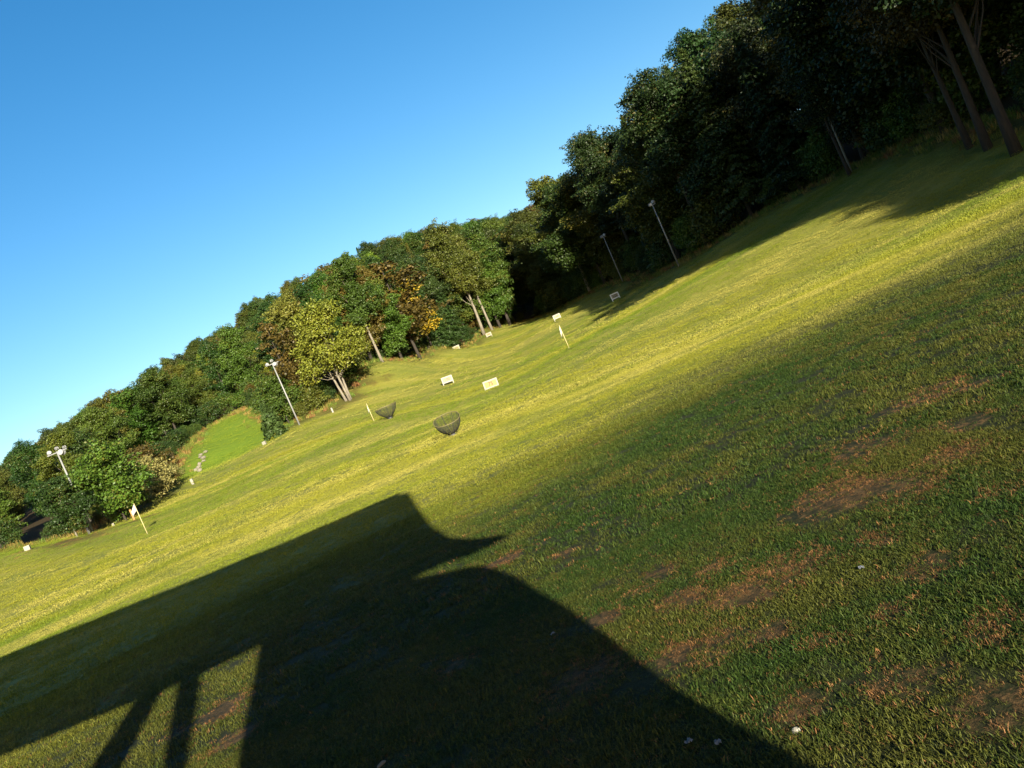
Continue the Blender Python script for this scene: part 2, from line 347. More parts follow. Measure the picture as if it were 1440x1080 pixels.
# ------------------------------------------------------------------ trees
def leaf_cloud(C, dirs, nrm, size, rnd, asp=.62):
    n = len(C); nrm = nrm / np.linalg.norm(nrm, axis=1, keepdims=True)
    t = rnd.normal(size=(n, 3)); t -= nrm * (t * nrm).sum(1, keepdims=True); t /= np.linalg.norm(t, axis=1, keepdims=True)
    b = np.cross(nrm, t); s = size[:, None]
    V = np.stack([C - t * s, C - b * s * asp - nrm * s * .12, C + t * s, C + b * s * asp - nrm * s * .12], 1).reshape(-1, 3)
    F = np.arange(4 * n).reshape(n, 4); return V, F
def crown_mesh(name, H, base, RX, nl, nleaf, leaf, seed, prof='round', lobe=.36, twig=.0):
    rnd = np.random.default_rng(seed); C = []
    for i in range(nl):
        t = (i + rnd.random()) / nl
        if prof == 'round': pr = math.sin(math.pi * min(.97, (t * .86 + .12))) ** .6
        elif prof == 'tall': pr = .55 + .45 * math.sin(math.pi * (t * .8 + .1)); pr *= 1 if t < .8 else (1 - t) / .2 * .6 + .4
        elif prof == 'cone': pr = 1.02 - t
        elif prof == 'wide': pr = math.sin(math.pi * min(.95, t * .7 + .28)) ** .5
        a = i * 2.39996 + rnd.normal() * .5; rr = RX * pr * (rnd.uniform(.42, .86) if i % 3 else rnd.uniform(.0, .35))
        z = base + (H - base) * (.08 + .84 * t)
        C.append((rr * math.cos(a), rr * math.sin(a), z, RX * lobe * rnd.uniform(.6, 1.3) * (1 if prof != 'cone' else (.45 + .6 * (1 - t))), rnd.random()))
    C = np.array(C); w = C[:, 3] ** 2; w /= w.sum()
    li = rnd.choice(nl, nleaf, p=w); d = rnd.normal(size=(nleaf, 3)); d[:, 2] = d[:, 2] * .9 + .25; d /= np.linalg.norm(d, axis=1, keepdims=True)
    L = C[li]
    # each lobe breaks into sprays: quantise directions softly toward spray axes
    ns = 9; ax = rnd.normal(size=(nl, ns, 3)); ax[:, :, 2] = ax[:, :, 2] * .8 + .2; ax /= np.linalg.norm(ax, axis=2, keepdims=True)
    si = rnd.integers(0, ns, nleaf); A = ax[li, si]; rad_ = (rnd.random(nleaf) ** .5)
    sprlen = (rnd.uniform(.7, 1.5, size=(nl, ns)) + .7 * (rnd.random((nl, ns)) > .86))[li, si]
    p1 = L[:, :3] + A * (L[:, 3] * rad_ * sprlen)[:, None] * np.array([1, 1, .72]) + d * (L[:, 3] * .34)[:, None] * np.array([1, 1, .5])
    p2 = L[:, :3] + d * (L[:, 3] * rnd.uniform(.72, 1.02, nleaf))[:, None] * np.array([1, 1, .78])
    k = rnd.random(nleaf) < .62; pos = np.where(k[:, None], p1, p2)
    pos[:, 2] = np.maximum(pos[:, 2], base * .55 + rnd.random(nleaf) * .4)
    nrm = d * .55 + np.array([0, 0, .55]) + rnd.normal(size=(nleaf, 3)) * .5
    V, F = leaf_cloud(pos, d, nrm, leaf * rnd.uniform(.55, 1.25, nleaf), rnd)
    v = np.clip(.5 * rnd.random(nleaf) + .5 * L[:, 4], 0, 1); var = np.stack([v, np.clip(L[:, 4] * .35 + rnd.random(nleaf) * .68, 0, 1), v, np.ones(nleaf)], 1)
    return mesh_np(name, V, F, MT['leaf'], False, var), C
def conifer_mesh(name, H, R0, seed, nleaf=9000):
    rnd = np.random.default_rng(seed); P = []; D = []; Lv = []
    nb = 150
    for i in range(nb):
        t = i / nb; z = H * (.1 + .9 * t); L = R0 * (1 - t) ** .85 * rnd.uniform(.75, 1.1) + .2; a = i * 2.4 + rnd.normal() * .3
        m_ = int(nleaf / nb * (.4 + 1.2 * (1 - t))); s = rnd.random(m_) ** .7
        w = rnd.normal(size=m_) * .16 * L * (1.1 - s * .6); dr = -.28 * L * s ** 1.5 + .06 * L * s
        x = L * s * math.cos(a) - w * math.sin(a); y = L * s * math.sin(a) + w * math.cos(a)
        P.append(np.stack([x, y, z + dr - np.abs(w) * .35 - rnd.random(m_) * .25], 1)); D.append(np.tile([math.cos(a) * .5, math.sin(a) * .5, .7], (m_, 1))); Lv.append(np.full(m_, rnd.random()))
    P = np.concatenate(P); D = np.concatenate(D); Lv = np.concatenate(Lv); n = len(P)
    V, F = leaf_cloud(P, D, D + rnd.normal(size=(n, 3)) * .45, .24 * rnd.uniform(.6, 1.3, n), rnd, .4)
    v = .5 * rnd.random(n) + .5 * Lv; return mesh_np(name, V, F, MT['leaf'], False, np.stack([v, v * .4, v, np.ones(n)], 1))
def trunk_mesh(name, H, r0, seed, C=None, stems=1, m='bark', limbs=9, lean=0.0, start=.3):
    rnd = np.random.default_rng(seed); bm = bmesh.new()
    for s in range(stems):
        a = 2 * math.pi * s / max(stems, 1) + .4; off = 0 if stems == 1 else r0 * 1.5
        bx, by = rnd.normal(size=2) * .25
        pts = []; rr = []
        for k in range(8):
            t = k / 7; sp = (off + (H * .12 * t if stems > 1 else 0))
            pts.append((math.cos(a) * sp + bx * math.sin(t * 3) + lean * t * H, math.sin(a) * sp + by * math.sin(t * 2.4), -.4 + (H * .9 + .4) * t)); rr.append(r0 * (1.25 if k == 0 else 1 - .82 * t) / (1 if stems == 1 else 1.2))
        tube(bm, pts, rr, 8)
        if C is not None:
            for c in C[rnd.permutation(len(C))[:limbs]]:
                t = min(.85, max(start, (c[2] - c[3] * 2 - .1 * H) / (H * .9))); k = t * 7; i0 = int(k); p = Vector(pts[i0]).lerp(Vector(pts[min(7, i0+1)]), k - i0)
                e = Vector(c[:3]); mid = p.lerp(e, .5) + Vector((0, 0, -.12 * (e - p).length)); rl = r0 * .32 * (1 - .5 * t)
                tube(bm, [p, mid, e], [rl, rl * .6, rl * .2], 5, False)
    return bm_mesh(name, bm, MT[m])

KINDS = {}
def kind(k, H, base, RX, nl, nleaf, leaf, seed, prof, r0, m='bark', stems=1, lobe=.36, limbs=9, lean=0):
    cm, C = crown_mesh('crown', H, base, RX, nl, nleaf, leaf, seed, prof, lobe)
    KINDS[k] = (cm, trunk_mesh('trunk', H, r0, seed + 50, C, stems, m, limbs, lean), H)
kind('full1', 18, 2.0, 5.0, 30, 37700, .155, 1, 'round', .28)
kind('full2', 17, 3.0, 4.6, 26, 34800, .155, 2, 'wide', .26)
kind('full3', 20, 2.5, 4.8, 32, 37700, .155, 3, 'tall', .30)
kind('full4', 16, 1.5, 5.2, 26, 34800, .155, 4, 'round', .28, lobe=.32)
kind('tall1', 22, 7.5, 4.8, 26, 34800, .155, 5, 'tall', .30, m='pale')
kind('tall2', 24, 9.0, 5.0, 26, 31900, .155, 6, 'wide', .33, m='bark')
kind('tall3', 20, 6.5, 4.4, 22, 30450, .155, 7, 'round', .26, m='pale')
kind('small1', 9, 1.4, 3.4, 24, 18000, .13, 8, 'round', .12, m='pale')
kind('small2', 8, .8, 3.3, 24, 19000, .13, 9, 'round', .12)
kind('multi', 12.5, 3.4, 4.3, 30, 20000, .15, 10, 'wide', .20, m='pale', stems=3, limbs=12)
kind('thin', 12, 1.5, 2.6, 20, 4200, .17, 11, 'tall', .12, m='bark', limbs=18)
kind('bush3', 5.5, .2, 2.6, 18, 5200, .16, 14, 'round', .06, limbs=6, lobe=.42)
kind('bush1', 3.2, .15, 2.0, 14, 5600, .10, 12, 'wide', .05, limbs=6, lobe=.45)
kind('bush2', 4.4, .2, 1.9, 14, 5600, .11, 13, 'round', .05, limbs=6, lobe=.45)
for k, H, R0, s in (('fir1', 20, 4.2, 21), ('fir2', 23, 4.6, 22)):
    KINDS[k] = (conifer_mesh('crown', H, R0, s, 12000), trunk_mesh('trunk', H, .24, s), H)
KINDS['pine'] = (conifer_mesh('crown', 4.6, 1.7, 23, 3500), trunk_mesh('trunk', 4.6, .08, 23), 4.6)

DG, MG, OL, YG, RU, LG, GD = (.019,.042,.007), (.034,.064,.008), (.056,.070,.010), (.105,.125,.014), (.060,.045,.009), (.042,.085,.009), (.22,.16,.012)
ntree = 0; used_l = {}
def tree(name, k, x, y, h, col, label, cat='tree', group=None, rz=None, sx=1.0, lean=(0, 0), zoff=-.1):
    global ntree
    cm, tm, H = KINDS[k]; s = h / H; t = thing(name, label, cat, (x, y, gz1(x, y) + zoff), random.uniform(0, 6.28) if rz is None else rz, group)
    t.scale = (s * sx, s * sx, s); t.rotation_euler.x = lean[0]; t.rotation_euler.y = lean[1]
    if group:
        lb = t['label']
        if lb in used_l and name == 'woodland_tree' and len(lb.split()) < 16: lb = ('broad ' if sx > 1.07 else 'slim ') + lb
        if len(lb.split()) > 16: lb = lb.replace('hard ', '')
        if len(lb.split()) > 16: lb = lb.replace(' at the wood foot', ' at wood foot')
        if len(lb.split()) > 16: lb = lb.replace('floodlight pole', 'pole').replace('distance board', 'board')
        if len(lb.split()) > 16: lb = lb.replace(' in the wood,', ' in wood,').replace(' on the skyline,', ' on skyline,')
        if len(lb.split()) > 16: lb = lb.replace(' tree in wood,', ' woodland tree,').replace(' bush at wood foot', ' bush')
        if len(lb.split()) > 16: lb = lb.replace('middling ', '').replace('on the skyline', 'on skyline').replace('at the lawn edge', 'at lawn edge')
        used_l[lb] = 1; t['label'] = lb
    link('trunk', tm, t); c = link('crown', cm, t); c.color = (*col, 1); ntree += 1; return t
placed = []
def hero(px, py, Y, *a, **k):
    if px > 860: a = list(a); a[3] = tuple(c * .6 for c in a[3])  # right hand trees: leaf colour darkened to look shaded
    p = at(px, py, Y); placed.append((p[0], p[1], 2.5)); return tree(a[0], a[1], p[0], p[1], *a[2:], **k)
hero(110,756,68,'young_tree','small1',5.4,DG,'young dark green tree on a straight pale trunk at the far left lawn edge', rz=1, sx=1.1)
hero(178,728,73,'young_tree','small2',7.8,LG,'rounded bright green young tree left of the white bushes, low crown to the ground', rz=2, sx=1.12)
hero(226,696,82,'willow_bush','bush2',4.6,(.17,.165,.06),'pale olive silvery bush beside the bright mown slope', 'bush')
hero(244,684,88,'low_bush','bush1',2.4,(.12,.12,.04),'low olive bush between the silvery bush and the white block', 'bush')
hero(388,610,97,'pine_tree','pine',4.6,(.035,.062,.016),'small dark pine below the tall floodlight pole', 'tree')
hero(430,585,106,'thin_tree','thin',14.0,RU,'thin rusty brown tree right of the tall floodlight pole', rz=.4)
hero(410,600,104,'understorey_tree','small2',7,MG,'mid green low tree behind the tall floodlight pole')
hero(486,551,104,'ash_tree','multi',13.5,YG,'yellow green tree on three pale leaning stems at the wood edge corner', rz=.7)
hero(455,565,112,'broadleaf_tree','full2',15,(.09,.10,.016),'yellow olive tree behind the three stemmed tree')
hero(536,505,119,'beech_tree','tall3',17,MG,'green tree with a long bare pale trunk right of the three stemmed tree', rz=2.2, lean=(0, R(-1)))
hero(562,498,126,'broadleaf_tree','full4',13,LG,'bright green tree filling low beside the bare pale trunk')
hero(586,492,134,'thin_tree','thin',19,RU,'rusty orange thin crowned tree at the middle of the wood edge', sx=1.5)
hero(606,486,146,'thin_tree','thin',15,GD,'golden yellow leaved tree among dark firs at the wood edge', sx=1.25)
hero(640,480,162,'fir_tree','fir2',19,DG,'dark drooping fir left of the two long pale trunks')
hero(622,484,156,'fir_tree','fir1',15,DG,'shorter dark fir beside the golden yellow tree')
hero(679,467,180,'beech_tree','tall1',27,OL,'very tall olive tree with a long slanting pale trunk behind the sign', rz=1.1, lean=(0, R(-4)))
hero(692,464,185,'beech_tree','tall3',24,OL,'olive tree with pale trunk right next to the longest slanting trunk', rz=4)
hero(718,458,192,'oak_tree','full3',26,MG,'large full green tree at the end of the lit wood edge')
hero(704,461,189,'broadleaf_tree','full1',21,LG,'leafy green tree between the pale trunks and the dark hollow')
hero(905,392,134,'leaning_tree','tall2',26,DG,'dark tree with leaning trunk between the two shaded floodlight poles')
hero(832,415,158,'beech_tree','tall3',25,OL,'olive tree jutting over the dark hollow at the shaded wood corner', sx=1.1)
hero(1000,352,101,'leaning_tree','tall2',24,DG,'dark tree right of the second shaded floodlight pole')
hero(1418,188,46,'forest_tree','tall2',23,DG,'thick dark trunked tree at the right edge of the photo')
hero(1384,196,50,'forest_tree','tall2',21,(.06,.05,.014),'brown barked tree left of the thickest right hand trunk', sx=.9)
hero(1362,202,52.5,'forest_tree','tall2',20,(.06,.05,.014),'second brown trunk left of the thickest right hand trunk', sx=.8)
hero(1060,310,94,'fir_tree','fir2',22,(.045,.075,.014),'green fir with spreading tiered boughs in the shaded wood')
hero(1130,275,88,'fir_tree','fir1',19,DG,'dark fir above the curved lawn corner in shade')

LMK = [(126,737,'the left floodlight pole'),(190,715,'the lower left white flag'),(271,679,'the upright white block'),(330,620,'the bright mown slope'),(388,600,'the small pine'),(421,597,'the sunlit floodlight pole'),(486,551,'the three stemmed tree'),
       (536,505,'the long bare pale trunk'),(586,492,'the rusty orange tree'),(606,486,'the golden tree'),(640,480,'the drooping fir'),(679,467,'the longest slanting trunk'),(745,450,'the dark hollow'),(800,425,'the mound shadow'),(867,421,'the shaded distance board'),
       (878,401,'the slim shaded pole'),(905,392,'the leaning dark trunk'),(943,383,'the shaded flag'),(955,375,'the taller shaded pole'),(1000,352,'the curved lawn corner'),(1060,310,'the tiered fir'),(1197,240,'the pale pole on the right'),(1384,196,'the brown trunks at right'),(1418,188,'the thickest trunk')]
def derot(px, py): a = px - 720; b = 540 - py; return a * math.cos(ROLL) + b * math.sin(ROLL), -a * math.sin(ROLL) + b * math.cos(ROLL)
def where_at(x, y, z, h):
    v = np.array([x, y, z + h * .5 - EYE]); d = v @ Fv
    if d < 3: return ''
    px, py = 720 + FPX * (v @ cX) / d, 540 - FPX * (v @ cY) / d; a, b = derot(px, py)
    q = min(LMK, key=lambda l: abs(derot(l[0], l[1])[0] - a)); dx = a - derot(q[0], q[1])[0]; dy = b - derot(q[0], q[1])[1]
    side = 'above' if abs(dx) < 6 else ('hard left of' if dx > -30 else 'left of') if dx < 0 else ('hard right of' if dx < 30 else 'right of')
    return (side + ' ' if dy < 95 or abs(dx) < 6 else 'up ' + side + ' ') + q[2]
hero(1188,228,73,'forest_tree','tall2',14,DG,'dark tree whose crown hides the head of the pale pole on the right')
hero(1215,222,76,'forest_tree','full3',17,DG,'dark dense tree right behind the pale pole on the right')
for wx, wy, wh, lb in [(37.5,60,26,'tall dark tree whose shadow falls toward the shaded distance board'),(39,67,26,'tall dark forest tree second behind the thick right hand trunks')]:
    placed.append((wx, wy, 3.0)); tree('forest_tree', 'full3', wx, wy, wh, (.011,.025,.004), lb)  # added to shade the distance board; wood shade also put into leaf colour
# woodland: every tree its own object
ZN = [('left', 'on the left hillside'), ('mid', 'on the middle hillside'), ('right', 'in the shaded right hand wood')]
CNAME = [(DG, 'dark green'), (MG, 'mid green'), (OL, 'olive green'), (YG, 'yellow green'), (RU, 'rusty brown'), (LG, 'fresh green')]
def visible(x, y, z, h):
    out = []
    for zz in (z + h * .3, z + h * .7, z + h):
        v = np.array([x, y, zz - EYE]); d = v @ Fv
        if d < 5: return False
        out.append((720 + FPX * (v @ cX) / d, 540 - FPX * (v @ cY) / d))
    return any(-60 < a < 1500 and -60 < b < 1140 for a, b in out)
SKY = np.array([(-900,190),(-698,201),(-556,226),(-409,237),(-321,263),(-140,276),(-19,252),(90,224),(131,221),(168,254),(239,268),(375,328),(418,374),(475,381),(600,430),(900,500)],float)
def sky_top(x, y):
    return EYE + (np.interp(x / max(y, 1) * FPX, SKY[:, 0], SKY[:, 1]) - H0) / FPX * y
cand = []
R2 = np.random.default_rng(11)
pts = []
N = 14000
xs = R2.uniform(-190, 120, N); ys = R2.uniform(-45, 330, N)
ok = inside(xs, ys, FOREST); xs = xs[ok]; ys = ys[ok]; zs = gz(xs, ys); de = edge_dist(xs, ys, EP2)
for x, y, z, d in zip(xs, ys, zs, de):
    dist = math.hypot(x, y)
    if d < (7.0 if x < -24 and 84 < y < 150 else 4 if x < -24 else 1.2): continue
    right = x > 8 and y < 215
    if right and (d > 40 or y > 215 + 0): continue
    if y > 215 and x > 110: continue
    sp = (4.6 if d < 9 else 6.8) * (1 if dist < 170 else 1.12)
    if right: sp = 5.0 if d < 12 else 8.5
    if y < 40 and not right: continue
    if any((x - a) ** 2 + (y - b) ** 2 < (max(sp, c) if c > 3 else 3.4) ** 2 for a, b, c in placed): continue
    placed.append((x, y, sp)); cand.append((x, y, z, d, right, dist))
nvis = 0; keep = []
for x, y, z, d, right, dist in cand:
    h = (R2.uniform(15, 21) if not right else R2.uniform(20, 26))
    if right and y > 90: h *= 1.06
    if x < -28: h *= .72
    if y > 40:
        al = sky_top(x, y) - z
        if al < 6: continue
        h = min(h, al * (R2.uniform(.84, .99)))
    vis = visible(x, y, z, h)
    if not vis:
        if not (right and y > -45 and d < 26): continue
    keep.append((x, y, z, d, right, dist, h, vis))
# crude occlusion test so trees nobody could see are left out (columns of bearing, nearest first)
keep.sort(key=lambda k: k[5]); hor = {}
final = []
for x, y, z, d, right, dist, h, vis in keep:
    if vis:
        b = math.atan2(x, y); top = (z + h - EYE) / dist; w = 3.5 / dist
        bins = range(int((b - w) * 200), int((b + w) * 200) + 1)
        if all(hor.get(q, -9) > top + .004 for q in bins) and not (right and d < 32): continue
        for q in bins: hor[q] = max(hor.get(q, -9), (z + h * .86 - EYE) / dist)
    final.append((x, y, z, d, right, dist, h, vis))
for x, y, z, d, right, dist, h, vis in final:
    n1 = float(fbm(np.array([x / 16]), np.array([y / 16]), 2, 60)[0]); u = n1 + R2.normal() * .08
    if u > .69 and x < -30 and R2.random() < .75: u = R2.uniform(.4, .64)
    if u > .69 and R2.random() < .5: u = R2.uniform(.4, .64)
    ci = 0 if u < .43 else 1 if u < .52 else 2 if u < .62 else 5 if u < .66 else 3 if u < .69 else 4
    if right: ci = 0 if u < .5 else 2 if u < .6 else 1
    col, cn = CNAME[ci]; col = tuple(c * R2.uniform(.8, 1.25) for c in col)
    if right: col = tuple(c * .6 for c in col)  # shade of the right hand wood put into the leaf colour
    if right: k = R2.choice(['full1', 'full3', 'full2', 'fir2', 'fir1'] if d > 5 else ['tall2', 'full1', 'full3', 'full2'], p=[.3, .25, .2, .1, .15] if d > 5 else [.2, .25, .3, .25])
    elif d < 7: k = R2.choice(['full1', 'full2', 'full4', 'full3', 'tall3'], p=[.25, .2, .3, .15, .1])
    else: k = R2.choice(['full1', 'full2', 'full3', 'full4', 'tall1', 'fir2'], p=[.25, .22, .22, .2, .08, .03])
    zn = ZN[2] if right else ZN[0] if x < -38 else ZN[1]
    pos = 'at the lawn edge' if d < 7 else 'deep in the wood' if dist < 190 else 'near the skyline'
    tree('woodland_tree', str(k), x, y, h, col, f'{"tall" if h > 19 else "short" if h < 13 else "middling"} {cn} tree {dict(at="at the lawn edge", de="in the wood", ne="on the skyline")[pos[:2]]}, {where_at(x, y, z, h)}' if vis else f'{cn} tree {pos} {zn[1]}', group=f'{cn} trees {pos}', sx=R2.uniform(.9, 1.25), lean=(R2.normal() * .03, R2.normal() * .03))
    nvis += vis
print('TREES', ntree, 'visible woodland', nvis)
# understorey bushes along the wood edge
nb = 0
L = 0
for a, b in zip(EP2[1:-5][:-1], EP2[1:-5][1:]):
    seg = math.hypot(b[0]-a[0], b[1]-a[1]); m_ = max(1, int(seg / 2.6))
    for i in range(m_):
        t = (i + R2.random()) / m_; x = a[0] + (b[0]-a[0]) * t; y = a[1] + (b[1]-a[1]) * t
        nx, ny = -(b[1]-a[1]) / seg, (b[0]-a[0]) / seg; o = R2.uniform(.8, 3.2); x += nx * o; y += ny * o
        if not inside(np.array([x]), np.array([y]), FOREST)[0]: continue
        if R2.random() < .22: continue
        right = x > 12; bi = R2.choice(5, p=[.3, .3, .22, .1, .08]); col = (DG, MG, OL, LG, RU)[bi]; bc = ('dark green', 'mid green', 'olive', 'fresh green', 'rusty')[bi]; bh = R2.uniform(1.6, 4.2) * (1.5 if right else 1)
        where = 'in shade below the right hand wood' if right else 'along the foot of the lit wood'
        tree('bush', ('bush1', 'bush2', 'bush3')[R2.integers(0, 3)], x, y, bh, col, f'{"tall" if bh > 3.2 else "low"} {bc} leafy bush at the wood foot, {where_at(x, y, gz1(x, y), 1)}', 'bush', f'understorey bushes {where}'); nb += 1
print('BUSHES', nb)

# ------------------------------------------------------------------ floodlight poles
def floodlight_pole(px, py, Y, h, label, heads, rz=0, dim=False):
    p = at(px, py, Y); t = thing('floodlight_pole', label, 'lamp post', (p[0], p[1], gz1(p[0], p[1]) - .02), rz, 'floodlight poles round the lawn')
    bm = bmesh.new(); tube(bm, [(0, 0, -.3), (0, 0, h * .5), (0, 0, h)], [.105, .09, .065], 10); link('pole', bm_mesh('pole', bm, MT['metal']), t)
    w = max(abs(q[0]) for q in heads) + .15
    bm = bmesh.new(); box(bm, (0, 0, h - .1), (2 * w, .07, .09), bev=.01); link('crossarm', bm_mesh('crossarm', bm, MT['lampgrey']), t)
    for hx, hz, sc_, yaw, pt in heads:
        rot = Matrix.Rotation(yaw, 3, 'Z') @ Matrix.Rotation(pt, 3, 'X')
        bm = bmesh.new(); r = bmesh.ops.create_cone(bm, cap_ends=True, segments=12, radius1=.30 * sc_, radius2=.12 * sc_, depth=.34 * sc_)
        bmesh.ops.rotate(bm, cent=(0, 0, 0), matrix=rot @ Matrix.Rotation(R(90), 3, 'X'), verts=bm.verts)
        v2 = box(bm, rot @ Vector((0, .24 * sc_, 0)), (.22 * sc_, .2 * sc_, .24 * sc_), rot)
        bmesh.ops.translate(bm, vec=(hx, 0, h + hz), verts=bm.verts)
        f = link('floodlight', bm_mesh('floodlight', bm, MT['lampgrey']), t)
        bm = bmesh.new(); bmesh.ops.create_cone(bm, cap_ends=True, segments=12, radius1=.27 * sc_, radius2=.27 * sc_, depth=.02)
        bmesh.ops.rotate(bm, cent=(0, 0, 0), matrix=rot @ Matrix.Rotation(R(90), 3, 'X'), verts=bm.verts)
        bmesh.ops.translate(bm, vec=Vector((hx, 0, h + hz)) + rot @ Vector((0, -.185 * sc_, 0)), verts=bm.verts); link('lens', bm_mesh('lens', bm, MT['glass']), f)
    return t
floodlight_pole(126,737,71,8.0,'floodlight pole at far left rising from behind the trees',[(-.62,.10,.68,R(25),R(-20)),(.10,.26,.5,R(160),0),(.36,-.22,.95,R(-12),R(-10)),(.72,.10,.5,R(150),0)],R(8))
floodlight_pole(421,597,98,8.3,'tall sunlit floodlight pole standing beside the small pine',[(-.62,.05,.7,R(25),R(-15)),(.05,.30,.6,R(-150),0),(.28,-.24,.9,R(-14),R(-12))],R(12))
floodlight_pole(878,401,134,8.4,'shaded slim floodlight pole behind the dark distance board',[(-.28,.1,.8,R(30),R(-10)),(.28,.22,.8,R(-25),R(-10))],R(-15))
floodlight_pole(955,375,101,8.6,'taller shaded floodlight pole beside the shaded white flag',[(-.26,.05,.75,R(25),R(-10)),(.2,.24,.75,R(-25),R(-10))],R(-15))
floodlight_pole(1197,240,75,9.5,'pale pole at the shaded wood edge on the right, its head among leaves',[(-.26,.05,.75,R(25),R(-10)),(.2,.24,.75,R(-25),R(-10))],R(-20))

# ------------------------------------------------------------------ distance boards
def text_mesh(s, size, m):
    c = bpy.data.curves.new('numerals', 'FONT'); c.body = s; c.size = size; c.align_x = 'CENTER'; c.align_y = 'CENTER'; c.extrude = .006; c.offset = size * .022
    o = bpy.data.objects.new('numerals', c); COL.objects.link(o); bpy.context.view_layer.update()
    me = bpy.data.meshes.new_from_object(o.evaluated_get(bpy.context.evaluated_depsgraph_get())); bpy.data.objects.remove(o)
    me.materials.clear(); me.materials.append(m); return me
def board(px, py, Y, w, h, txt, label, pan='yellow', let='letter', rz=0, tilt=R(-8), roll=0, fr='white'):
    p = at(px, py, Y); t = thing('distance_board', label, 'distance sign', (p[0], p[1], gz1(p[0], p[1]) + .06), rz, 'distance boards on the range')
    t.rotation_euler.x = tilt; t.rotation_euler.y = roll
    leg = h * .26; zc = leg + h / 2
    bm = bmesh.new(); fw = w * .10
    for s in (-1, 1): box(bm, (s * (w / 2 - fw / 2), 0, zc), (fw, .05, h), bev=.004)
    for s in (-1, 1): box(bm, (0, .003, zc + s * (h / 2 - fw / 2)), (w - 2 * fw, .044, fw))
    link('frame', bm_mesh('frame', bm, MT[fr]), t)
    bm = bmesh.new(); box(bm, (0, .008, zc), (w - 2 * fw + .01, .022, h - 2 * fw + .01)); link('panel', bm_mesh('panel', bm, MT[pan]), t)
    for s in (-1, 1):
        bm = bmesh.new(); box(bm, (s * (w / 2 - fw / 2), .005, leg / 2 - .1), (fw * .8, .045, leg + .2)); link('leg', bm_mesh('leg', bm, MT[fr]), t)
    n = link('numerals', text_mesh(txt, h * .62, MT[let]), t); n.rotation_euler.x = R(90); n.location = (0, -.012, zc)
    return t
board(693,548,72,1.36,.77,'75','nearest yellow and white distance board reading 75','yellow','letter',R(-4),roll=R(3))
board(631.5,541,100,1.42,.80,'100','cream distance board reading 100, left of and beyond the nearest board','cream','letter',R(6),roll=R(4))
board(867,421,122,1.40,.88,'125','distance board standing in tree shade below the slim floodlight pole','greyboard','letterdk',R(8),fr='shade_lifted_white')
board(782,443,138,1.32,.76,'150','pale distance board at the border of the far tree shadow','cream','letter',R(2))
board(643.5,493.5,155,1.34,.76,'175','small pale distance board near the grassy wood edge left of centre','cream','letter',R(4))
board(689,474.5,176,1.28,.78,'200','farthest and smallest distance board, right below the pale tree trunks','cream','letter',R(-4))

# ------------------------------------------------------------------ flags
def flag(px, py, Y, h, label, ang_, fw=.42, fh=.34, lean=(0, 0), ball=None):
    p = at(px, py, Y); t = thing('golf_flag', label, 'golf flag', (p[0], p[1], gz1(p[0], p[1])), 0, 'golf flags on the range')
    t.rotation_euler.x, t.rotation_euler.y = lean
    bm = bmesh.new(); tube(bm, [(0, 0, -.2), (0, 0, h * .5), (0, 0, h)], [.026, .024, .018], 8); link('flagstick', bm_mesh('flagstick', bm, MT['stick']), t)
    bm = bmesh.new(); nx, nz = 9, 7; g = []
    for i in range(nx):
        u = i / (nx - 1); row = []
        for j in range(nz):
            v = j / (nz - 1); hh = fh * (1 - .35 * u)
            z = h - .04 - v * hh - fh * .95 * u ** 1.3 ; rad_ = fw * u * .72; y = .06 * math.sin(u * 9 + v * 2) * u
            row.append(bm.verts.new((math.cos(ang_) * rad_ - math.sin(ang_) * y, math.sin(ang_) * rad_ + math.cos(ang_) * y, z)))
        g.append(row)
    for i in range(nx - 1):
        for j in range(nz - 1):
            f = bm.faces.new((g[i][j], g[i+1][j], g[i+1][j+1], g[i][j+1])); f.smooth = True
    bmesh.ops.solidify(bm, geom=bm.faces[:], thickness=.006)
    link('cloth', bm_mesh('cloth', bm, MT['flag']), t)
    bm = bmesh.new(); tube(bm, [(0, 0, -.02), (0, 0, .05)], [.045, .04], 10); link('cup_collar', bm_mesh('cup_collar', bm, MT['white']), t)
    return t
flag(208,752,56,2.35,'white flag on a leaning cream stick at lower left of the lawn',R(195),.55,.52)
flag(526,592,64,1.6,'short flagstick with thin white flag beside the left net basket',R(200),.14,.5)
flag(801,491,62,1.98,'thin furled white flag on the rise right of the nearest board',R(-165),.26,.60,)
flag(943,381,116,2.3,'white flag in tree shade beside the taller shaded pole',R(190),.6,.7)

